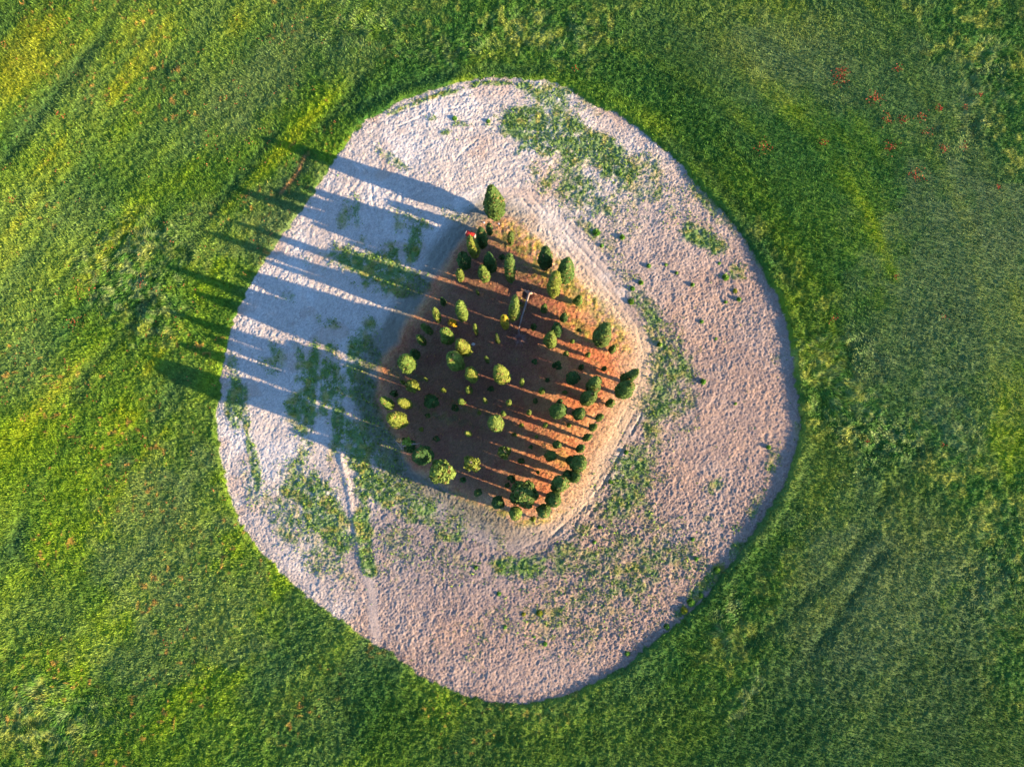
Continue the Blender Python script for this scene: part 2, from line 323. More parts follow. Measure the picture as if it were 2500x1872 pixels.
yel = np.clip(sst(.52, .70, ST)*sst(.3, .6, n8)*(.25+.75*west), 0, 1); field_c = mix(field_c, A4, yel*.45*sst(-25, 20, Y+.3*X+20))
field_c = mix(field_c, C(.24, .29, .10), LOD*sst(.4, .7, n1)*.6)
sp = sst(.80, .9, vnoise(X, Y, .8, 105))*sst(.5, .62, fbm(X, Y, 14., 106, 3))*west
field_c = mix(field_c, C(.42, .22, .05), sp*.7)
TRAM = [disp_px(l) for l in ([(250,0),(200,95),(130,180),(60,270),(0,340)], [(600,280),(520,380),(440,470),(400,540)], [(660,340),(640,370),(600,418)], [(780,170),(760,210),(700,270)],
   [(2000,960),(1950,1030),(1900,1090)], [(1880,1150),(1800,1240),(1700,1330),(1600,1400)], [(1900,1200),(1840,1290),(1760,1400)], [(40,1120),(25,1180),(60,1250)], [(320,640),(260,720),(180,800),(160,860)],
   [(1450,300),(1560,410),(1640,520),(1700,620)], [(760,240),(860,195),(960,165),(1060,150),(1170,150)])]
tm = np.zeros(X.shape); xf, yf = X[nearv], Y[nearv]
wob = (fbm(xf, yf, 8., 107, 3)-.5)*3
dd = np.full(xf.shape, 99.)
for l in TRAM: dd = np.minimum(dd, line_d(xf+wob, yf+wob, l))
tm[nearv] = np.exp(-(dd/1.5)**2); Z -= tm*(1-inr)*.25
field_c = mix(field_c, C(.028, .085, .03), tm*.5)
RUSTL = disp_px([(657,338),(645,365),(628,390),(605,415)]); rl = np.zeros(X.shape); rl[nearv] = np.exp(-(line_d(xf+wob*.2, yf, RUSTL)/.42)**2)
field_c = mix(field_c, C(.42, .22, .08), rl*.8)
# albedo of the soil
S1, S2, S3 = C(.50, .43, .37), C(.33, .235, .185), C(.62, .57, .52)
nw = np.maximum(sst(22, -40, X*.75-Y*.62+4), sst(-18, -45, X)*.8)
soil = mix(np.broadcast_to(S2, X.shape+(3,)), S1, np.clip(nw*.95+(n8-.5)*.6, 0, 1))
soil = mix(soil, S3, np.clip(trk*.5*(1-ing)*sst(8, -12, X)+tr2*.15+nw*sst(.5, .75, fbm(X, Y, 11., 111, 4))*.6, 0, 1))
soil = mix(soil, S3, np.exp(-((FD['ru']-.5)/.5)**2)*.35*sst(.35, .65, fbm(X, Y, 2.5, 117, 3)))
soil *= (1+(rng.random(X.shape)-.5)*.34)[..., None]
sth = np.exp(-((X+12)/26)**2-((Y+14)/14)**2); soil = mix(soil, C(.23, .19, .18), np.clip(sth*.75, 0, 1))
soil = mix(soil, C(.44, .29, .20), sst(.62, .75, fbm(X, Y, 6., 112, 3))*.4)
soil = mix(soil, C(.10, .20, .04), np.clip(sst(.30, .85, FD['g']*(.15+.7*vnoise(X, Y, .9, 113)+.25*fbm(X, Y, 5., 116, 3)+.45*rng.random(X.shape)))*.9, 0, 1))
soil = mix(soil, C(.34, .28, .07), np.clip(FD['g']*sst(.6, .8, vnoise(X, Y, 1.3, 114))*.7, 0, 1))
# albedo under the trees
L1, L2, L3 = C(.54, .185, .075), C(.58, .27, .11), C(.54, .36, .20)
lit = mix(np.broadcast_to(L1, X.shape+(3,)), L2, sst(.35, .65, fbm(X, Y, 3., 121, 4)))
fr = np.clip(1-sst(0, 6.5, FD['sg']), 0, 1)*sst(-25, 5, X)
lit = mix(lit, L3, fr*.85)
lit = mix(lit, C(.50, .36, .05), FD['d']*sst(.35, .6, vnoise(X, Y, .7, 122))*.85)
lit = mix(lit, C(.17, .21, .04), FD['d']*sst(.5, .72, vnoise(X, Y, .9, 123))*.8)
core_shade = sst(-3.+4*sst(-15, 10, X), 5.+5*sst(-15, 10, X), FD['sg'])*sst(12, -8, X-.3*Y+2); lit = mix(lit, C(.085, .062, .052), core_shade*.72)  # bare dark floor, darkened further in colour for the shade of the trees
lit *= (1+(rng.random(X.shape)-.5)*.5)[..., None]
lit = mix(lit, C(.10, .07, .05), np.exp(-((X-PIT[0])**2+(Y-PIT[1])**2)/2.)*.9)
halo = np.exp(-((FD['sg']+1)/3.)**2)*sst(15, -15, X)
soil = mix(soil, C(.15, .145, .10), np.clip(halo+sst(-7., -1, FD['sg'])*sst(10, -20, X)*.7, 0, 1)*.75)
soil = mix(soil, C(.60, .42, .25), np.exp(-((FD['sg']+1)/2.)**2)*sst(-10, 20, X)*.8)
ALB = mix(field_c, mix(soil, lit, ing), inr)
ni, nj = X.shape
idx = np.arange(ni*nj).reshape(ni, nj)
quads = np.stack([idx[:-1, :-1], idx[1:, :-1], idx[1:, 1:], idx[:-1, 1:]], -1).reshape(-1, 4)
def q_of(v): return v[:-1, :-1].ravel()
cls = np.where(q_of(inr) < .5, 0, np.where(q_of(ing) < .5, 1, 2))
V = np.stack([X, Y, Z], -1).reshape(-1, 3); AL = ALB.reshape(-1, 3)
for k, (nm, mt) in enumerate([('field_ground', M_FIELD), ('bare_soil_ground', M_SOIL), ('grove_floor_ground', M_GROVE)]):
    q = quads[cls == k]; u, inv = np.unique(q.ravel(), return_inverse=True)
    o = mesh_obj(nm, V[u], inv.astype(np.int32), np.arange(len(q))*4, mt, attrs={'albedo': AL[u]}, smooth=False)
    tag(o, kind='structure')

# ------------------------------------------------------------------ blades, weeds, poppies (uncountable growth)
def blades(name, x, y, h, w, col, lean, mat, label, cat, per=1):
    """one bent triangle per stem: x,y,h,w arrays, col (n,3), lean (n,2)"""
    n = len(x); z = gzv(x, y)-.04; a = rng.random(n)*math.pi*2; ca, sa = np.cos(a)*w*.5, np.sin(a)*w*.5
    v = np.empty((n, 3, 3), np.float32)
    v[:, 0] = np.stack([x-ca, y-sa, z], 1); v[:, 1] = np.stack([x+ca, y+sa, z], 1)
    v[:, 2] = np.stack([x+lean[:, 0]*h, y+lean[:, 1]*h, z+h], 1)
    c = np.repeat(col, 3, 0); o = mesh_obj(name, v.reshape(-1, 3), np.arange(n*3), np.arange(n)*3, mat, attrs={'albedo': c})
    return tag(o, label, cat, kind='stuff')
def sample(n, x0, x1, y0, y1): return rng.uniform(x0, x1, n), rng.uniform(y0, y1, n)
def at_grid(A, x, y):
    i = np.clip(np.searchsorted(gx, x)-1, 0, len(gx)-2); j = np.clip(np.searchsorted(gy, y)-1, 0, len(gy)-2); return A[i, j]
x, y = sample(760000, -121, 115, -65, 109)
sd_ = at_grid(FD['sd'], x, y); k = (at_grid(inr, x, y) < .2) | ((sd_ < 1.4) & (rng.random(len(x)) < .22)); x, y = x[k], y[k]; n = len(x)
y = y+0.; col = at_grid(ALB, x, y)*rng.uniform(.5, 1.9, n)[:, None]; lod = at_grid(LOD, x, y)
wa = vnoise(x, y, 6., 131)*6.28+2.; wl = .25+lod*1.2
lean = np.stack([np.cos(wa)*wl, np.sin(wa)*wl], 1)+rng.normal(0, .35, (n, 2))
blades('wheat', x, y, rng.uniform(.3, .62, n)*(1-.2*lod)+.3*np.clip(at_grid(rim, x, y), 0, 1)*rng.random(n)*(x > 30), rng.uniform(.09, .22, n)*(1+lod*.6), col, lean, M_BLADE,
       'green wheat crop covering the field all round the bare soil island', 'crop')
x, y = sample(330000, -85, 75, -60, 95)
g = at_grid(FD['g'], x, y); k = (at_grid(inr, x, y) > .8) & (at_grid(ing, x, y) < .5) & (rng.random(len(x)) < g**1.1*(.25+.75*sst(.3, .6, vnoise(x, y, 1.1, 113)))+.004)
x, y = x[k], y[k]; n = len(x)
col = mix(np.broadcast_to(C(.12, .25, .035), (n, 3)), C(.24, .30, .04), rng.random(n)**2)*rng.uniform(.7, 1.3, n)[:, None]
blades('weeds', x, y, rng.uniform(.15, .5, n), rng.uniform(.18, .42, n), col, rng.normal(0, .5, (n, 2)), M_BLADE,
       'green weeds sprouting in patches over the pale bare soil', 'weeds')
x, y = sample(120000, -50, 50, -20, 75)
g = at_grid(FD['d'], x, y); k = (at_grid(ing, x, y) > .3) & (rng.random(len(x)) < .28+g*.7)
x, y = x[k], y[k]; n = len(x)
col = mix(np.broadcast_to(C(.50, .24, .08), (n, 3)), C(.34, .34, .05), (rng.random(n) < .1+at_grid(FD['d'], x, y)*.5).astype(float))*rng.uniform(.7, 1.2, n)[:, None]
blades('dry_grass', x, y, rng.uniform(.12, .36, n), rng.uniform(.10, .22, n), col, rng.normal(0, .5, (n, 2)), M_BLADE,
       'dry straw coloured grass on the orange floor between the cypresses', 'grass')
# poppies
PX = [];
for cx, cy, s, m in [(1815,160,14,70),(1810,175,18,60),(1885,215,14,70),(1935,155,8,24),(1945,262,10,34),(1985,258,14,40),(1912,262,12,40),(2025,240,8,30),(2080,235,6,18),(1920,320,14,50),(2000,290,10,24),(2035,325,10,34),(2077,320,7,22),
   (1645,320,16,50),(1775,310,8,24),(1980,380,16,60),(2150,407,5,18),(1930,600,8,12),(1240,155,5,12),(2110,210,8,20),(1795,690,10,16),(2035,690,8,10),(5,95,8,16),(270,215,5,14),(120,240,6,14),(20,430,8,14),(175,625,26,40),(150,700,18,24),(115,830,10,16),(300,610,12,14),
   (690,1300,10,14),(360,1390,6,8),(640,1265,8,12),(1870,955,8,14),(2030,960,6,8),(1360,398,4,6)]:
    c = P(cx*1.1302, cy*1.1302)
    PX.append(np.stack([rng.normal(c[0], s*.055, m), rng.normal(c[1], s*.055, m)], 1))
for _ in range(260):
    c = rng.uniform(-112, -40), rng.uniform(-10, 100); PX.append(rng.normal(0, .35, (3, 2))+c)
PX = np.concatenate(PX); PX = PX[(at_grid(FD['sd'], PX[:, 0], PX[:, 1]) < -1.)]; n = len(PX); x, y = PX[:, 0], PX[:, 1]; zt = gzv(x, y)+rng.uniform(.38, .62, n); rr = rng.uniform(.05, .14, n)
a = np.arange(6)*math.pi/3; v = np.empty((n, 7, 3), np.float32)
v[:, :6, 0] = x[:, None]+np.cos(a)*rr[:, None]; v[:, :6, 1] = y[:, None]+np.sin(a)*rr[:, None]
v[:, :6, 2] = zt[:, None]+.05+rng.normal(0, .03, (n, 6)); v[:, 6] = np.stack([x, y, zt-.02], 1)
f = np.array([[k, (k+1) % 6, 6] for k in range(6)]); ff = (np.arange(n)[:, None, None]*7+f).reshape(-1)
col = mix(np.broadcast_to(C(.36, .06, .015), (n, 3)), C(.55, .22, .07), (rng.random(n) < np.where(x < 0, .75, .25)).astype(float))
o = mesh_obj('poppies', v.reshape(-1, 3), ff, np.arange(n*6)*3, M_BLADE, attrs={'albedo': np.repeat(col, 7, 0)})
tag(o, 'red and orange poppies scattered in loose patches through the wheat', 'poppies', kind='stuff')

# ------------------------------------------------------------------ plants
def tube(pts, rad, seg=7):
    pts = np.array(pts, float); n = len(pts); V = []; Fq = []
    for i in range(n):
        d = pts[min(i+1, n-1)]-pts[max(i-1, 0)]; d /= np.linalg.norm(d)+1e-9
        a = np.cross(d, [.3, .9, .1]); a /= np.linalg.norm(a); b = np.cross(d, a)
        for k in range(seg):
            t = 2*math.pi*k/seg; V.append(pts[i]+(a*math.cos(t)+b*math.sin(t))*rad[i])
    for i in range(n-1):
        for k in range(seg): Fq.append([i*seg+k, i*seg+(k+1) % seg, (i+1)*seg+(k+1) % seg, (i+1)*seg+k])
    V.append(pts[-1]); e = len(V)-1
    for k in range(seg): Fq.append([(n-1)*seg+k, (n-1)*seg+(k+1) % seg, e])
    V.append(pts[0]); e = len(V)-1
    for k in range(seg): Fq.append([(k+1) % seg, k, e])
    return V, Fq
class MB:
    def __init__(s): s.v = []; s.f = []
    def add(s, V, Fc):
        o = len(s.v); s.v += [tuple(p) for p in V]; s.f += [[i+o for i in f] for f in Fc]; return s
    def tube(s, pts, rad, seg=7): return s.add(*tube(pts, rad, seg))
    def box(s, c, d, rz=0., bev=0.):
        x, y, z = d[0]/2, d[1]/2, d[2]/2; cs, sn = math.cos(rz), math.sin(rz); b = bev
        V = []
        for zz, i in ((-z, b), (-z+b, 0), (z-b, 0), (z, b)):
            for sx, sy in ((-1, -1), (1, -1), (1, 1), (-1, 1)):
                px, py = sx*(x-i), sy*(y-i); V.append((c[0]+px*cs-py*sn, c[1]+px*sn+py*cs, c[2]+zz))
        Fc = [[3, 2, 1, 0], [12, 13, 14, 15]]
        for l in range(3):
            for k in range(4): Fc.append([l*4+k, l*4+(k+1) % 4, l*4+4+(k+1) % 4, l*4+4+k])
        return s.add(V, Fc)
    def build(s, name, mat, parent=None, smooth=False):
        L = [i for f in s.f for i in f]; st = np.cumsum([0]+[len(f) for f in s.f[:-1]])
        return mesh_obj(name, s.v, L, st, mat, parent, smooth=smooth)
def leaf_cloud(pts, nrm, size, col, cols_jit, R):
    """clump of foliage = folded two-triangle sprig set on the crown surface, facing outward and up"""
    n = len(pts); up = np.array([0, 0, .1]); nn = nrm+up+R.normal(0, .38, (n, 3)); nn /= np.linalg.norm(nn, axis=1)[:, None]
    a = np.cross(nn, R.normal(0, 1, (n, 3))); a /= np.linalg.norm(a, axis=1)[:, None]; b = np.cross(nn, a)
    s = (size*R.uniform(.6, 1.35, n))[:, None]
    v = np.empty((n, 4, 3), np.float32)
    v[:, 0] = pts-a*s*.5-b*s*.35; v[:, 1] = pts+a*s*.5-b*s*.35+nn*s*.15; v[:, 2] = pts+b*s*.75+nn*s*.35+a*s*.12; v[:, 3] = pts+nn*s*.28-b*s*.1
    f = np.array([[0, 3, 2], [0, 1, 3], [1, 2, 3]]); ff = (np.arange(n)[:, None, None]*4+f).reshape(-1)
    c = col[None]*R.uniform(1-cols_jit, 1+cols_jit, n)[:, None]; br = R.random(n) < .05; c[br] = np.array([.24, .15, .05])*R.uniform(.6, 1.2, (br.sum(), 1)); return v.reshape(-1, 3), ff, np.repeat(c, 4, 0)
def merge_crown(name, parts, parent, mat=None):
    v = np.concatenate([p[0] for p in parts]); c = np.concatenate([p[2] for p in parts]); off = 0; L = []
    for p in parts: L.append(p[1]+off); off += len(p[0])
    L = np.concatenate(L); return mesh_obj(name, v, L, np.arange(len(L)//3)*3, mat or M_LEAF, parent, attrs={'albedo': c})
def lathe_core(prof, z0, z1, R, wob, cx=0., cy=0., seg=14, rows=14, col=None, leanv=(0, 0)):
    V = []; 
    for i in range(rows+1):
        t = i/rows
        for k in range(seg):
            a = 2*math.pi*k/seg; r = prof(t)*wob(a, t)*.86
            V.append((cx+leanv[0]*t+r*math.cos(a), cy+leanv[1]*t+r*math.sin(a), z0+(z1-z0)*t))
    Fc = []
    for i in range(rows):
        for k in range(seg):
            a, b, c, d = i*seg+k, i*seg+(k+1) % seg, (i+1)*seg+(k+1) % seg, (i+1)*seg+k; Fc += [a, b, c, a, c, d]
    for k in range(1, seg-1): Fc += [0, k+1, k]
    return np.array(V, np.float32), np.array(Fc, np.int64), np.repeat(col[None]*.8, len(V), 0)
def crown_cypress(h, w, z0, R, col, shape, parent):
    ph = R.uniform(0, 6.28, 6); am = R.uniform(.04, .10, 3)
    wob = lambda a, t: 1+am[0]*np.sin(2*a+ph[0]+3*t)+am[1]*np.sin(3*a+ph[1]-5*t)+am[2]*np.sin(5*a+9*t+ph[2])
    rmax = w/2; pk = {'cone': .24, 'egg': .36, 'column': .45, 'round': .45}[shape]; ex = {'cone': .56, 'egg': .44, 'column': .26, 'round': .5}[shape]
    def prof(t):
        t = np.asarray(t, float); lo = np.clip(t/pk, 0, 1)**.5; hi = np.clip((1-t)/(1-pk), 0, 1)**ex
        return rmax*np.where(t < pk, .4+.6*lo, hi)
    lean = R.normal(0, .02*h, 2)
    parts = [lathe_core(lambda t: float(prof(t)), z0, h*.985, R, wob, col=col, leanv=lean)]
    H = h-z0; area = math.pi*w*H*.75; n = int(min(2600, max(150, area/.055))); size = min(.30+.012*h, w*.3)
    t = R.random(n*3); keep = R.random(n*3) < prof(t)/rmax+.06; t = t[keep][:n]; n = len(t)
    a = R.uniform(0, 6.28, n); lump = R.uniform(.2, .42)*(vnoise(a*2.2+9*R.random(), t*H*.9, 1.2, 140)-.45)
    r = prof(t)*(wob(a, t)+lump)*R.uniform(.84, 1.0, n)
    pts = np.stack([r*np.cos(a)+lean[0]*t, r*np.sin(a)+lean[1]*t, z0+H*t], 1)
    nrm = np.stack([np.cos(a), np.sin(a), .25+.5*(t-.3)], 1)
    parts.append(leaf_cloud(pts, nrm, size, col, .38, R))
    m = max(10, n//16); t = R.uniform(.1, 1., m); a = R.uniform(0, 6.28, m); r = prof(t)*1.04      # loose sprigs breaking the outline
    parts.append(leaf_cloud(np.stack([r*np.cos(a)+lean[0]*t, r*np.sin(a)+lean[1]*t, z0+H*t], 1), np.stack([np.cos(a), np.sin(a), a*0+.8], 1), size*.8, col*1.15, .3, R))
    return merge_crown('crown', parts, parent)
def crown_broad(h, w, z0, R, col, parent, lobes=13, dens=1., name='crown', gap=.0):
    parts = []; rmax = w/2; H = h-z0
    for k in range(lobes):
        a = k*2.4+R.uniform(-.3, .3); rr = rmax*.66*math.sqrt((k+.3)/lobes); zz = z0+H*(.30+.45*(1-(rr/rmax)**2)*R.uniform(.6, 1.05)); sr = rmax*R.uniform(.32, .50)
        if k == 0: zz = z0+H*.68; sr = rmax*.5
        c = np.array([rr*math.cos(a), rr*math.sin(a), zz]); n = int(4*math.pi*sr*sr/.075*dens)+12
        d = R.normal(0, 1, (n, 3)); d /= np.linalg.norm(d, axis=1)[:, None]; q = R.uniform(.72, 1.05, n)[:, None]
        parts.append(leaf_cloud(c+d*np.array([1, 1, .85])*sr*q, d, .36+.01*h, col*R.uniform(.82, 1.2), .4, R))
        if dens > .7:
            m = MB(); 
            cc = lathe_core(lambda t: sr*.8*math.sqrt(max(0, 1-(2*t-1)**2)), zz-sr*.7, zz+sr*.7, R, lambda a, t: 1., c[0], c[1], 8, 6, col*.9); parts.append(cc)
    return merge_crown(name, parts, parent)
def trunk(h, w, z0, R, parent, mat=M_BARK, limbs=5, top=.8):
    m = MB(); r0 = max(.04, .018*h+.02*w); bx, by = R.normal(0, .012*h, 2)
    m.tube([(0, 0, -.25), (0, 0, .0), (bx*.3, by*.3, h*.25), (bx, by, h*.55), (bx, by, h*top)], [r0*1.5, r0*1.15, r0*.9, r0*.55, r0*.15], 8)
    for k in range(limbs):
        a = k*2.4+R.random(); zb = z0+(h*top-z0)*(k+.4)/limbs; l = w*.36*(1-.6*k/limbs)
        m.tube([(bx*.6, by*.6, zb), (math.cos(a)*l*.5, math.sin(a)*l*.5, zb+l*.45), (math.cos(a)*l, math.sin(a)*l, zb+l*.9)], [r0*.32, r0*.2, r0*.06], 5)
    return m.build('trunk', mat, parent, True)
G1, G2, G3, G4 = C(.040, .085, .020), C(.070, .115, .022), C(.115, .165, .028), C(.140, .172, .024)
TN = np.random.default_rng(99)
def place(cx, cy, h, w_px):
    p = P(cx, cy, h*.5); q = P(cx+w_px, cy, h*.5); w = abs(q[0]-p[0])*.92; return p[0], p[1], w
CG = 'cypresses of the grove'; SG = 'small young trees dotted through the grove'
def tree(cx, cy, wpx, h, shape, colour, label):
    h *= 1.2; R = np.random.default_rng(int(cx*7+cy*13)); x, y, w = place(cx, cy, h, wpx)
    if h < 8.5: w *= 1.28
    col = {1: G1, 2: G2, 3: G3, 4: G4, 5: C(.50, .27, .02), 6: C(.30, .24, .02)}[colour]
    small = h < 6.6
    if shape in ('cone', 'egg', 'column', 'round'):
        name, cat, grp = ('young_cypress', 'young tree', SG) if small else ('cypress_tree', 'tree', CG)
    elif shape == 'bush': name, cat, grp = 'shrub', 'shrub', 'shrubs of the grove'
    else: name, cat, grp = 'broadleaf_tree', 'tree', 'broad crowned trees of the grove'
    t = tag(empty(name, (x, y, gz(x, y))), label, cat, grp)
    if shape == 'bush':
        z0 = .05; trunk(h*.8, w, .1, R, t, limbs=4); crown_broad(h, w, z0, R, col, t, 6)
    elif shape == 'broad':
        z0 = h*.14; trunk(h, w, h*.2, R, t, limbs=9, top=.72); crown_broad(h, w, z0, R, col, t, 15)
    elif shape == 'sparse':
        z0 = h*.2; trunk(h, w, h*.25, R, t, limbs=12, top=.9); crown_broad(h, w, z0, R, col, t, 11, .45)
    else:
        z0 = h*(.11 if h > 12 else .07 if h > 5 else .03); trunk(h, w, z0, R, t, limbs=6, top=.88)
        crown_cypress(h, w, z0, R, col, shape, t)
    return t
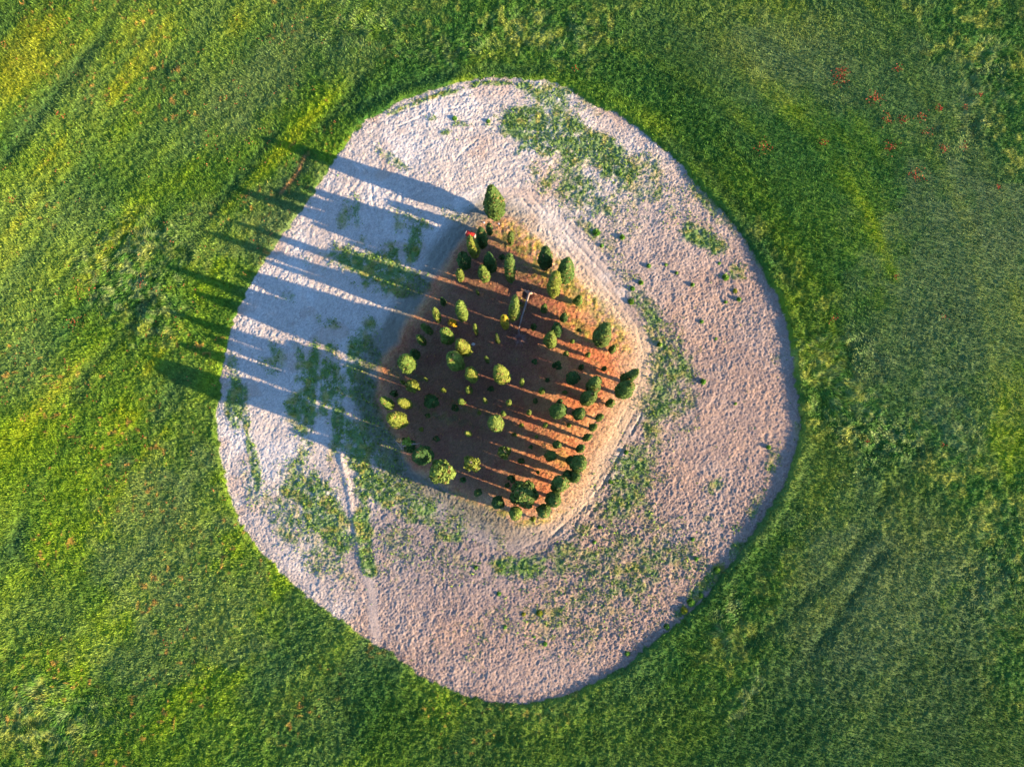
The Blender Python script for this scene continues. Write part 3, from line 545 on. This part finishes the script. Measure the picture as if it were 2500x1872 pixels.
TREES = [
(1208.5,497,54,12.8,'cone',2,'largest cypress at the north tip of the grove, alone against pale soil'),
(1194,560,12,5.6,'column',1,'slim dark cypress just below the tall tree at the north tip'),
(1175,581,27,10.,'egg',1,'dark egg shaped cypress touching the east end of the red box'),
(1156,605,28,11.,'egg',4,'yellow flecked cypress directly below the red box'),
(1132.5,637,32,8.5,'round',1,'round dark cypress on the northwest rim below the yellow flecked one'),
(1246.6,583,12,6.5,'column',2,'slim cypress alone at the head of a shadow, right of the red box'),
(1196,640,32,10.,'cone',1,'shaded bluish cypress behind the sunlit one, left of the tall flat topped column'),
(1183,667,28,9.,'egg',3,'sunlit light green cypress in front of the shaded bluish one'),
(1245,661,26,14.8,'column',2,'tall column shaped cypress with a blunt flat top'),
(1122.5,674,14,6.,'column',3,'small bright cypress on an orange strip below the round dark one'),
(1333.5,633,32,12.,'egg',1,'dark cypress with blunt top, left one of the pair at the northeast edge'),
(1167,713,6,3.4,'cone',3,'tiny pointed sapling on the long orange strip in the north'),
(1225,627,13,1.6,'bush',1,'low dark bush in the shadow above the tall column shaped cypress'),
(1383,656,45,14.8,'cone',2,'big broad cypress on the northeast edge leaning over its neighbour'),
(1354,699,34,13.6,'egg',4,'tall cypress with yellow side just below the big northeast one'),
(1411,732,17,5.,'cone',3,'small cypress on the northeast fringe where yellow grass begins'),
(1328,752,13,5.,'cone',2,'small dark cypress in shadow right of the fallen trunk'),
(1377,774,15,5.,'cone',1,'small dark leaning cypress above the overlapping pair on the east side'),
(1253,758,26,15.,'cone',3,'tall pointed sunlit cypress just left of the fallen trunk'),
(1234,788,19,8.6,'column',6,'slender cypress with a yellow top and dark foot'),
(1303,796,11,4.,'cone',1,'faint small dark tree in the shadow below the fallen trunk'),
(1361,803,27,8.6,'egg',1,'darker upper tree of the overlapping pair in the east half'),
(1345,830,32,9.6,'egg',3,'brighter lower tree of the overlapping pair in the east half'),
(1414,806,9,2.2,'bush',2,'little round bush on orange ground left of the wide leaning eastern cypress'),
(1472,821,43,14.,'egg',2,'wide leaning cypress on the upper east edge'),
(1496,852,14,4.4,'cone',2,'small cypress at the foot of the wide leaning one'),
(1398,832,8,2.2,'cone',3,'tiny sapling beside a yellow grass patch right of the overlapping pair'),
(1381,863,11,2.8,'bush',3,'small ragged light green shrub below the yellow grass patch'),
(1435,865,9,3.2,'cone',3,'tiny light sapling at the end of a thin shadow on the east side'),
(1215,828,12,7.2,'cone',2,'narrow sapling left of the dead pinkish treetop'),
(1305,883,11,3.8,'bush',1,'dark shrub lost in shadow below the dead treetop'),
(1360,893,22,4.5,'bush',1,'broad dim green bush in shade left of the dark round eastern tree'),
(1272,743,8,2.6,'bush',1,'dim low bush touching the fallen trunk'),
(1419,895,10,3.2,'cone',1,'small dark tree in the shadow strip above the dark round one'),
(1475.7,899,9,4.2,'cone',2,'tiny upright tree left of the eastern corner pair'),
(1537,918,27,14.6,'cone',2,'slender cypress pointing outward, upper of the eastern corner pair'),
(1527,952,41,13.2,'egg',2,'plump cypress, lower of the eastern corner pair'),
(1399.6,919.6,31,10.,'round',1,'dark globe shaped tree just left of the eastern twin clump'),
(1461,924,9,3.4,'cone',1,'tiny dark tree poking up behind the eastern twin clump'),
(1453,942,36,13.,'egg',2,'upper right half of the eastern twin clump'),
(1436,970,37,12.4,'egg',2,'lower left half of the eastern twin clump'),
(1491,983,16,6.4,'cone',2,'small oval tree between the twin clump and the east edge'),
(1322,954,11,5.4,'column',3,'light green sapling at the end of an orange strip near the centre'),
(1336,928,9,3.,'bush',1,'small dark bush in the thin stripes left of the globe shaped tree'),
(1361,1002,38,12.6,'round',2,'double topped round tree, east of the centre'),
(1365,983,13,9.,'egg',1,'dark little tree crowding the top of the double topped round one'),
(1413,1009,28,10.5,'round',2,'neat round tree second from the edge, right of the double topped one'),
(1465,1019,15.5,9.,'round',2,'northernmost ball shaped tree in the file along the southeast edge'),
(1448.5,1043.6,16,9.4,'round',2,'second ball shaped tree down the southeast edge'),
(1432,1069,16,9.6,'round',2,'third ball shaped tree down the southeast edge'),
(1416,1096,17,10.,'round',2,'fourth ball shaped tree down the southeast edge, above the wide oval one'),
(1389.6,1037,9,3.8,'cone',3,'tiny light tree between the double topped tree and the edge file'),
(1331,1038,9,6.6,'column',3,'thin light sapling on orange ground south of the double topped tree'),
(1307,978,9,5.6,'cone',1,'small dark sapling at the left side of the double topped tree'),
(1360,1082.6,18,9.,'round',2,'ball shaped tree one row in from the third and fourth edge trees'),
(1311,1065,7,4.2,'cone',3,'tiny bright sapling at the lower edge of a shadow band, south centre'),
(1379,957.6,8,2.2,'bush',3,'ragged little bush on a thin stripe left of the twin clump'),
(1151,915,30,12.,'egg',4,'yellow green egg shaped tree at the end of an orange strip, west centre'),
(1143.5,950.5,13,7.,'cone',3,'small ragged bright tree below the egg shaped west centre tree'),
(1189.7,878,10,7.4,'column',2,'thin half lit sapling above the central yellow tipped tree'),
(1225,910,40,17.6,'cone',4,'large central tree with a yellow spire tip'),
(1274,934,11,8.4,'column',3,'slim bright sapling just right of the large central tree'),
(1184,978.6,10,7.4,'cone',3,'lone bright pointed sapling above the green dome tree'),
(1125.4,978.6,12,7.,'cone',3,'bright sapling standing in the bundle of thin western stripes'),
(1242,983,13,8.4,'column',3,'bright oval sapling above and right of the green dome tree'),
(1111,995,16,4.5,'bush',1,'dim green bush beneath the thin western stripes'),
(1170.6,1007.6,6.5,4.,'bush',4,'tiny bright tuft in deep shade upper left of the green dome tree'),
(1227.7,1009,10,5.4,'cone',3,'small light sapling touching the orange strip above the green dome tree'),
(1291,1008.5,8.5,6.,'column',3,'thin sapling midway between dome tree and double topped tree'),
(1212,1035,36,17.,'round',3,'round lime green dome tree in the middle of the south half'),
(1273,1037.5,8.5,5.,'cone',4,'tiny tree with an orange tuft, right of the green dome tree'),
(1144,1059,13,7.6,'round',3,'small round tree at the west end of the southern orange strip'),
(1256,1061,8,3.2,'bush',3,'tiny bush on the strip below right of the green dome tree'),
(1232,1104,38,9.4,'sparse',3,'shaggy loose crowned tree crossing the southern orange strip'),
(1342,1111,25,9.6,'egg',2,'round tree one row in, left of the wide oval edge tree'),
(1273,1125,14,4.6,'bush',1,'dark bush at the end of the strip right of the shaggy tree'),
(1153.4,1131,42,14.5,'sparse',4,'thin leaved tree showing its branches, yellow green, deep in southern shade'),
(1295.6,1091,7,2.8,'bush',1,'small dark bush in the shadow tip right of the shaggy tree'),
(1198,949,12,5.,'bush',1,'very dark bush below the large central tree'),
(1081,736,11,5.,'cone',1,'small dark tree on the northwest rim beside an orange streak'),
(1124.6,760,28,13.8,'egg',3,'tall bright cypress in the northwest, top touching an orange streak'),
(1064,770,18,9.2,'egg',3,'half lit oval tree, first of the diagonal file down the west rim'),
(1105.6,789,18,6.4,'bush',5,'orange leaved shrub glowing in the shade'),
(1046,801.5,17,8.4,'egg',2,'dark oval tree with a lit tip, second of the diagonal west file'),
(1161,807,10.5,8.2,'column',3,'slim sapling lit at the top, standing apart north of centre'),
(1092,819.6,32,11.,'round',3,'round tree with lit cap and dark skirt, left of the bright plump tree'),
(1028,829.5,18,8.2,'egg',2,'third tree of the diagonal west file, lit on its right shoulder'),
(1134,847,36,12.,'egg',4,'plump bright tree right of the one with the dark skirt'),
(1110,879,42,14.,'egg',3,'wide tree with a bright left side and deep dark right side'),
(1013,863,18,5.6,'egg',1,'unlit dark tree, lowest of the diagonal west file'),
(990.6,886.6,42,11.5,'round',3,'large bright rounded tree at the western corner with a dead twig below'),
(1038.6,924.6,7,4.2,'cone',3,'tiny bright sapling on the upper stripe near the western corner'),
(982,932,7,4.2,'cone',3,'tiny sapling touching the left tip of the flat yellow green tree'),
(1008,943,37,8.,'broad',4,'flat yellow green tree lying along the western stripes'),
(1083,952.7,10,3.8,'bush',4,'little yellow green bush on the stripe right of the flat tree'),
(961.6,961,16,3.4,'bush',1,'black looking bush in shade left of the flat yellow green tree'),
(942.6,984.4,25,9.4,'cone',3,'tilted bright tree furthest west in the grove'),
(989,984.4,23,10.5,'egg',4,'tree lit only on its left half, next to the one furthest west'),
(1053,981,39,8.2,'broad',1,'broad dim tree in shade with a few bright lower leaves'),
(974,1026,40,11.6,'round',4,'bright yellow green round tree on the southwest side'),
(1044,1014,9,3.4,'bush',2,'tiny dark bush with a lit foot, below the broad dim tree'),
(1027.7,1047.8,7.5,4.,'bush',4,'tiny bright tuft right of the bright southwest round tree'),
(1065,1071,13,3.,'bush',1,'dim shrub in shade right of the broken tree'),
(1036,1111,42,14.5,'round',1,'dark rounded tree with a few lit tips, right below the broken tree'),
(1081,1153,64,18.6,'broad',3,'big bright broad tree on the southwest edge'),
(1130,1171,14,4.2,'bush',1,'dark green bush right of the big southwest tree'),
(1166,1203.5,17,8.,'round',1,'small dark round tree near the south edge, furthest left there'),
(1279,1205,74,14.,'broad',2,'biggest tree of the grove, wide spreading crown at the south end'),
(1216,1225,30,9.6,'round',1,'dark round tree left of the biggest tree'),
(1260,1253,31,11.,'egg',3,'half dark tree tucked under the biggest tree, at the south tip'),
(1301,1266.5,10,4.6,'cone',4,'pale little sapling alone at the very south tip'),
(1330,1244,31,12.,'round',2,'southernmost of the large round trees on the southeast edge'),
(1350,1217.6,36,13.,'round',2,'second large round tree up from the south tip on the edge'),
(1366,1185,40,14.,'round',2,'third and largest round tree up from the south tip on the edge'),
(1388,1157,21,9.,'round',1,'small dark ball tree nestled to the largest edge ball and its oval neighbour'),
(1400,1164.6,27,11.,'round',2,'rounded tree right of that small dark ball, below the wide oval tree'),
(1393,1122,19,9.,'round',1,'small dark tree attached to the left end of the wide oval tree'),
(1413,1131,42,13.6,'egg',2,'wide oval tree on the southeast edge below the file of balls'),
(1314,1152,7,3.,'cone',2,'tiny tree alone on orange ground left of the large edge balls'),
(1238,1184,10,4.2,'bush',1,'black bush in shade off the upper left of the biggest tree'),
(1249,1168,18,6.4,'bush',1,'dark shrub at the top left fringe of the biggest tree'),
]
for a in TREES: tree(*a)

# ------------------------------------------------------------------ dead and broken wood
def twig_ball(c, r, n, R, L):
    V = []; Fc = []
    for _ in range(n):
        d = R.normal(0, 1, 3); d[2] = abs(d[2])*.8; d /= np.linalg.norm(d); l = r*R.uniform(.5, 1.1); e = R.normal(0, .25, 3)*l
        v, f = tube([c+d*.1*r, c+d*l*.5+e*.4, c+d*l+e], [.045, .03, .01], 4); o = len(V); V += v; Fc += [[i+o for i in q] for q in f]
    L.add(V, Fc)
R = np.random.default_rng(5)
rp = P(1291, 716, .8); tp = P(1266, 805, .7); cp = P(1268, 826, 1.)
bx, by = rp[0], rp[1]; z0 = gz(bx+1.5, by-1.5)
t = tag(empty('fallen_tree', (bx, by, z0)), 'uprooted fallen tree with a long bare pale trunk and a dead pinkish top', 'fallen tree')
def rel(p): return np.array(p)-np.array([bx, by, z0])
m = MB(); A = rel((rp[0], rp[1], z0+1.)); B = rel((tp[0], tp[1], z0+.75))
m.tube([A, A*.66+B*.34+(.05, .03, .02), A*.33+B*.67+(-.08, 0, -.05), B], [.28, .22, .17, .11], 10)
for k in range(5):
    s = .45+.1*k; q = A*(1-s)+B*s; m.tube([q, q+np.array([R.uniform(-.7, .7), R.uniform(-.3, .3), R.uniform(.2, .6)])], [.05, .015], 5)
m.build('trunk', M_DEADWOOD, t, True)
m = MB(); ax = (B-A)/np.linalg.norm(B-A); s1 = np.cross(ax, [0, 0, 1.]); s1 /= np.linalg.norm(s1); s2 = np.cross(s1, ax)
nv = 16; V = [A-ax*.5]; 
for k in range(nv):
    a = 2*math.pi*k/nv; rr_ = 1.0*R.uniform(.75, 1.2); V.append(A-ax*(.25+.15*R.random())+(s1*math.cos(a)+s2*math.sin(a))*rr_)
for k in range(nv):
    a = 2*math.pi*k/nv; V.append(A+ax*.15+(s1*math.cos(a)+s2*math.sin(a))*R.uniform(.35, .55))
Fc = [[0, 1+k, 1+(k+1) % nv] for k in range(nv)]+[[1+k, 1+nv+k, 1+nv+(k+1) % nv, 1+(k+1) % nv] for k in range(nv)]
V.append(A+ax*.2); Fc += [[1+2*nv, 1+nv+(k+1) % nv, 1+nv+k] for k in range(nv)]
m.add(V, Fc)
for k in range(9):
    a = 2*math.pi*k/9; d = (s1*math.cos(a)+s2*math.sin(a)); m.tube([A-ax*.2+d*.5, A-ax*.4+d*1.2, A-ax*.3+d*1.6+R.normal(0, .15, 3)], [.09, .05, .015], 5)
m.build('root_plate', plain_mat('earthy_roots', (.50, .30, .22), .95), t)
m = MB(); c = rel((cp[0], cp[1], z0+.9)); m.tube([B, (B+c)/2+(.1, 0, .2), c], [.11, .08, .04], 6); twig_ball(c, 1.5, 190, R, m); m.build('dead_branches', M_TWIG, t)
# broken tree on the southwest rim
bp = P(984, 1094, 1.); t = tag(empty('broken_tree', (bp[0], bp[1], gz(bp[0], bp[1]))), 'broken tree with bleached split limbs, an orange dead tuft and one green tuft', 'broken tree')
zb = gz(bp[0], bp[1]); HH = 7.2
def rl_(px, py, z): q = P(px, py, z); return np.array([q[0]-bp[0], q[1]-bp[1], z-zb])
m = MB(); m.tube([(0, 0, -.2), (0, 0, 2.4), rl_(979, 1090, 5.4)], [.30, .24, .2], 9)
k0 = rl_(979, 1090, 5.4)
m.tube([k0, rl_(972, 1082, 6.6), rl_(962, 1072, 7.6)], [.18, .14, .05], 7); m.tube([k0, rl_(980, 1084, 6.8), rl_(980, 1078, 7.8)], [.13, .1, .03], 6)
m.tube([k0, rl_(994, 1086, 6.6), rl_(1008, 1084, 7.2), rl_(1020, 1083, 7.8), rl_(1027, 1080, 8.4)], [.16, .13, .11, .07, .02], 7)
m.tube([k0, rl_(970, 1088, 5.6), rl_(961, 1087, 5.8)], [.09, .06, .02], 5); m.tube([k0, rl_(983, 1096, 6.2)], [.12, .05], 6)
m.tube([rl_(1006, 1084, 7.2), rl_(1010, 1081, 7.9), rl_(1014, 1081, 8.2)], [.06, .04, .01], 5)
m.build('trunk', M_DEADWOOD, t, True)
def ball_at(px, py, z, w, h, col, nm, dens):
    o = crown_broad(h, w, 0., R, col, t, 6, dens, nm); q = rl_(px, py, z); o.location = tuple(q-np.array([0, 0, h*.5])); return o
ball_at(975, 1075, 7.2, 1.1, 1.0, C(.62, .27, .11), 'dead_foliage', 1.); ball_at(993, 1078, 7., 2.1, 1.7, C(.20, .30, .04), 'crown', 1.)
tree(1003, 1091, 30, 6., 'bush', 1, 'black shaded bush standing under the branches of the broken tree')
tree(985, 1072, 8, 3., 'bush', 1, 'small dim bush just above the broken tree')
# the red box near the north tip
c = P(1148, 571, 1.6); zb = gz(c[0], c[1]); e1 = P(1160, 576, 1.6); e0 = P(1138, 566, 1.6); ang = math.atan2(e1[1]-e0[1], e1[0]-e0[0])
t = tag(empty('red_box', (c[0], c[1], zb), ang), 'long bright red box with pale ends on the northwest rim of the grove', 'box')
m = MB(); m.box((0, 0, .95), (1.75, .86, 1.3), 0, .03); m.build('body', M_RED, t)
m = MB(); m.box((0, 0, 1.645), (1.84, .98, .07), 0, .015)
for k in (-.5, 0, .5): m.box((k, 0, 1.695), (.05, .86, .025), 0, .005)
m.build('lid', M_RED, t)
for s in (-1, 1):
    m = MB(); m.box((s*.99, 0, 1.0), (.13, .94, 1.42), 0, .02); m.build('end_panel', M_PALE, t)
for sx in (-.8, .8):
    for sy in (-.33, .33):
        m = MB(); m.box((sx, sy, .12), (.1, .1, .36), 0, .01); m.build('leg', M_PALE, t)
# stones
def stone(cx, cy, d, label):
    p = P(cx, cy, .1); R = np.random.default_rng(int(cx)); V, Fc = [], []; n = 9
    for i, (zz, rr) in enumerate(((-.15, .8), (.1, 1.), (.38, .85), (.55, .45))):
        for k in range(n): a = 2*math.pi*k/n; q = d/2*rr*R.uniform(.8, 1.15); V.append((q*math.cos(a)*1.2, q*math.sin(a), zz*d*.7))
    for i in range(3):
        for k in range(n): Fc.append([i*n+k, i*n+(k+1) % n, (i+1)*n+(k+1) % n, (i+1)*n+k])
    Fc.append([3*n+k for k in range(n)]); m = MB(); m.add(V, Fc); o = m.build('stone', M_STONE, None); o.location = (p[0], p[1], gz(p[0], p[1])); tag(o, label, 'stone', 'pale stones')
stone(1155, 840, .7, 'pale stone right of the plump bright tree in the shade'); stone(1217.5, 546, .45, 'pale stone at the foot of the largest cypress'); stone(1181, 543, .5, 'pale stone on orange ground left of the largest cypress')

# ------------------------------------------------------------------ separate weed clumps on the bare soil
def clump(cx, cy, wpx, h, label, col=None):
    R = np.random.default_rng(int(cx*3+cy)); x, y, w = place(cx, cy, h, wpx); h *= .75; col = C(.22, .42, .06) if col is None else col*1.4
    w *= 1.25; n = int(40+w*90); a = R.uniform(0, 6.28, n); r = w*.5*np.sqrt(R.random(n)); hh = h*(1-.6*(r/(w*.5))**2)*R.uniform(.5, 1.05, n)
    p0 = np.stack([r*np.cos(a)*.5, r*np.sin(a)*.5, a*0-.05], 1); p1 = np.stack([r*np.cos(a), r*np.sin(a), hh], 1); s = R.uniform(.05, .12, n)
    v = np.stack([p0-np.stack([s, 0*s, 0*s], 1), p0+np.stack([0*s, s, 0*s], 1), p1+np.stack([s, s, 0*s], 1), p1-np.stack([s, s, s], 1)], 1)
    f = np.array([[0, 1, 2], [0, 2, 3]]); ff = (np.arange(n)[:, None, None]*4+f).reshape(-1)
    c = col[None]*R.uniform(.7, 1.3, n)[:, None]
    m = max(20, n//2); d = R.normal(0, 1, (m, 3)); d /= np.linalg.norm(d, axis=1)[:, None]; d[:, 2] = abs(d[:, 2])
    lc = leaf_cloud(d*np.array([w*.45, w*.45, h*.9])*R.uniform(.5, 1, m)[:, None], d, .16, col, .35, R)
    o = merge_crown('weed_clump', [(v.reshape(-1, 3), ff, np.repeat(c, 4, 0)), lc], None, M_BLADE)
    o.location = (x, y, gz(x, y)); tag(o, label, 'weed', 'single weed clumps on the bare soil')
Y6 = C(.26, .28, .03)
for a in [(1718,931,13,1.1,'lone dense weed clump on the empty eastern soil, furthest from any other'),
 (1878,1091,10,.9,'weed clump near the east edge of the soil, just left of the wheat'),
 (1797,985,7,.6,'small weed clump between the lone dense clump and the east edge'),
 (1773,675,16,.9,'pale green wide weed clump in the upper eastern soil'),
 (1692,694,9,.9,'dark green weed clump left of the pale wide one'),
 (1806,729,10,1.1,'tall weed clump with a long shadow, lower right of the pale wide one'),
 (1774,736,8,.7,'small weed clump just left of the one with a long shadow'),
 (1796,709,11,.7,'yellowish weed clump above the one with a long shadow',Y6),
 (1653,665,7,.7,'little weed clump with a slanting shadow, left of the dark green one'),
 (1627,645,7,.6,'lower of two little weed clumps below the green patch in the northeast'),
 (1585,648,10,.8,'weed clump at the end of a small shadow right of the pale vehicle track'),
 (1758,641,7,.5,'topmost little weed clump in the upper eastern soil'),
 (1714,784,8,.6,'weed clump alone in the middle of the eastern soil'),
 (1749,826,7,.5,'tiny weed clump with a dark hollow beside it, eastern soil'),
 (1566,688,11,1.,'weed clump at the round end of the pale vehicle track'),
 (1545,703,11,.8,'leafy weed clump just below the round end of the vehicle track'),
 (1542,735,14,1.,'big weed clump on the bank east of the grove'),
 (1612,840,11,1.,'weed clump beside the grassy patch east of the grove corner'),
 (1520,577,12,1.,'weed clump next to an orange dry tuft in the northeast soil'),
 (1457,565,18,1.,'wide weed clump northeast of the grove, above the track'),
 (1470,597,9,.8,'weed clump below the wide northeastern one'),
 (1530,1104,10,.9,'bright weed clump southeast of the grove, close to yellow tufts'),
 (1491,1176,12,.8,'bright weed clump on the south bank right of the track'),
 (1465,1287,9,.8,'blue green weed clump south of the grove edge'),
 (1452,1324,9,.7,'weed clump left below the blue green one'),
 (1692,1317,9,.8,'weed clump in the southeastern soil above the one with a dark shadow'),
 (1701,1365,9,1.,'southeastern weed clump with a dark shadow on its left'),
 (1331,1573,10,.9,'weed clump with shadow in the far southern soil'),
 (1532,1596,12,.9,'weed clump close to the southern wheat edge'),
 (1304,1555,6,.5,'tiny weed clump upper left of the far southern one'),
 (1317,1497,14,.9,'yellow green tall weed clump in the southern soil',Y6),
 (1278,1500,10,.7,'yellow green weed clump left of the tall southern one',Y6),
 (1629,1531,15,1.,'bushy weed clump right at the south wheat edge, lowest of the edge group'),
 (1671,1491,17,1.1,'yellowish bushy weed clump in the edge group, second from below',Y6),
 (1688,1471,18,1.2,'largest green bush of the edge group in the southeast'),
 (1712,1454,12,1.,'weed clump above the largest bush of the southeast edge group'),
 (1752,1392,15,1.2,'topmost leafy bush of the southeast edge group'),
 (1110,289,11,.9,'weed clump with a dark hollow on the pale northern soil'),
 (1192,295,9,.9,'weed clump in the pale northern soil beside a shadowed pit'),
 (1219,1379,8,.6,'weed clump on the southern soil west of centre, upper'),
 (1161,1386,10,.7,'weed tuft near the orange spot on the southern soil'),
 (1233,1531,8,.6,'weed tuft with a small shadow, lower middle of the southern soil'),
 (1218,1450,10,.7,'bright weed clump in the middle of the southern soil')]: clump(*a)
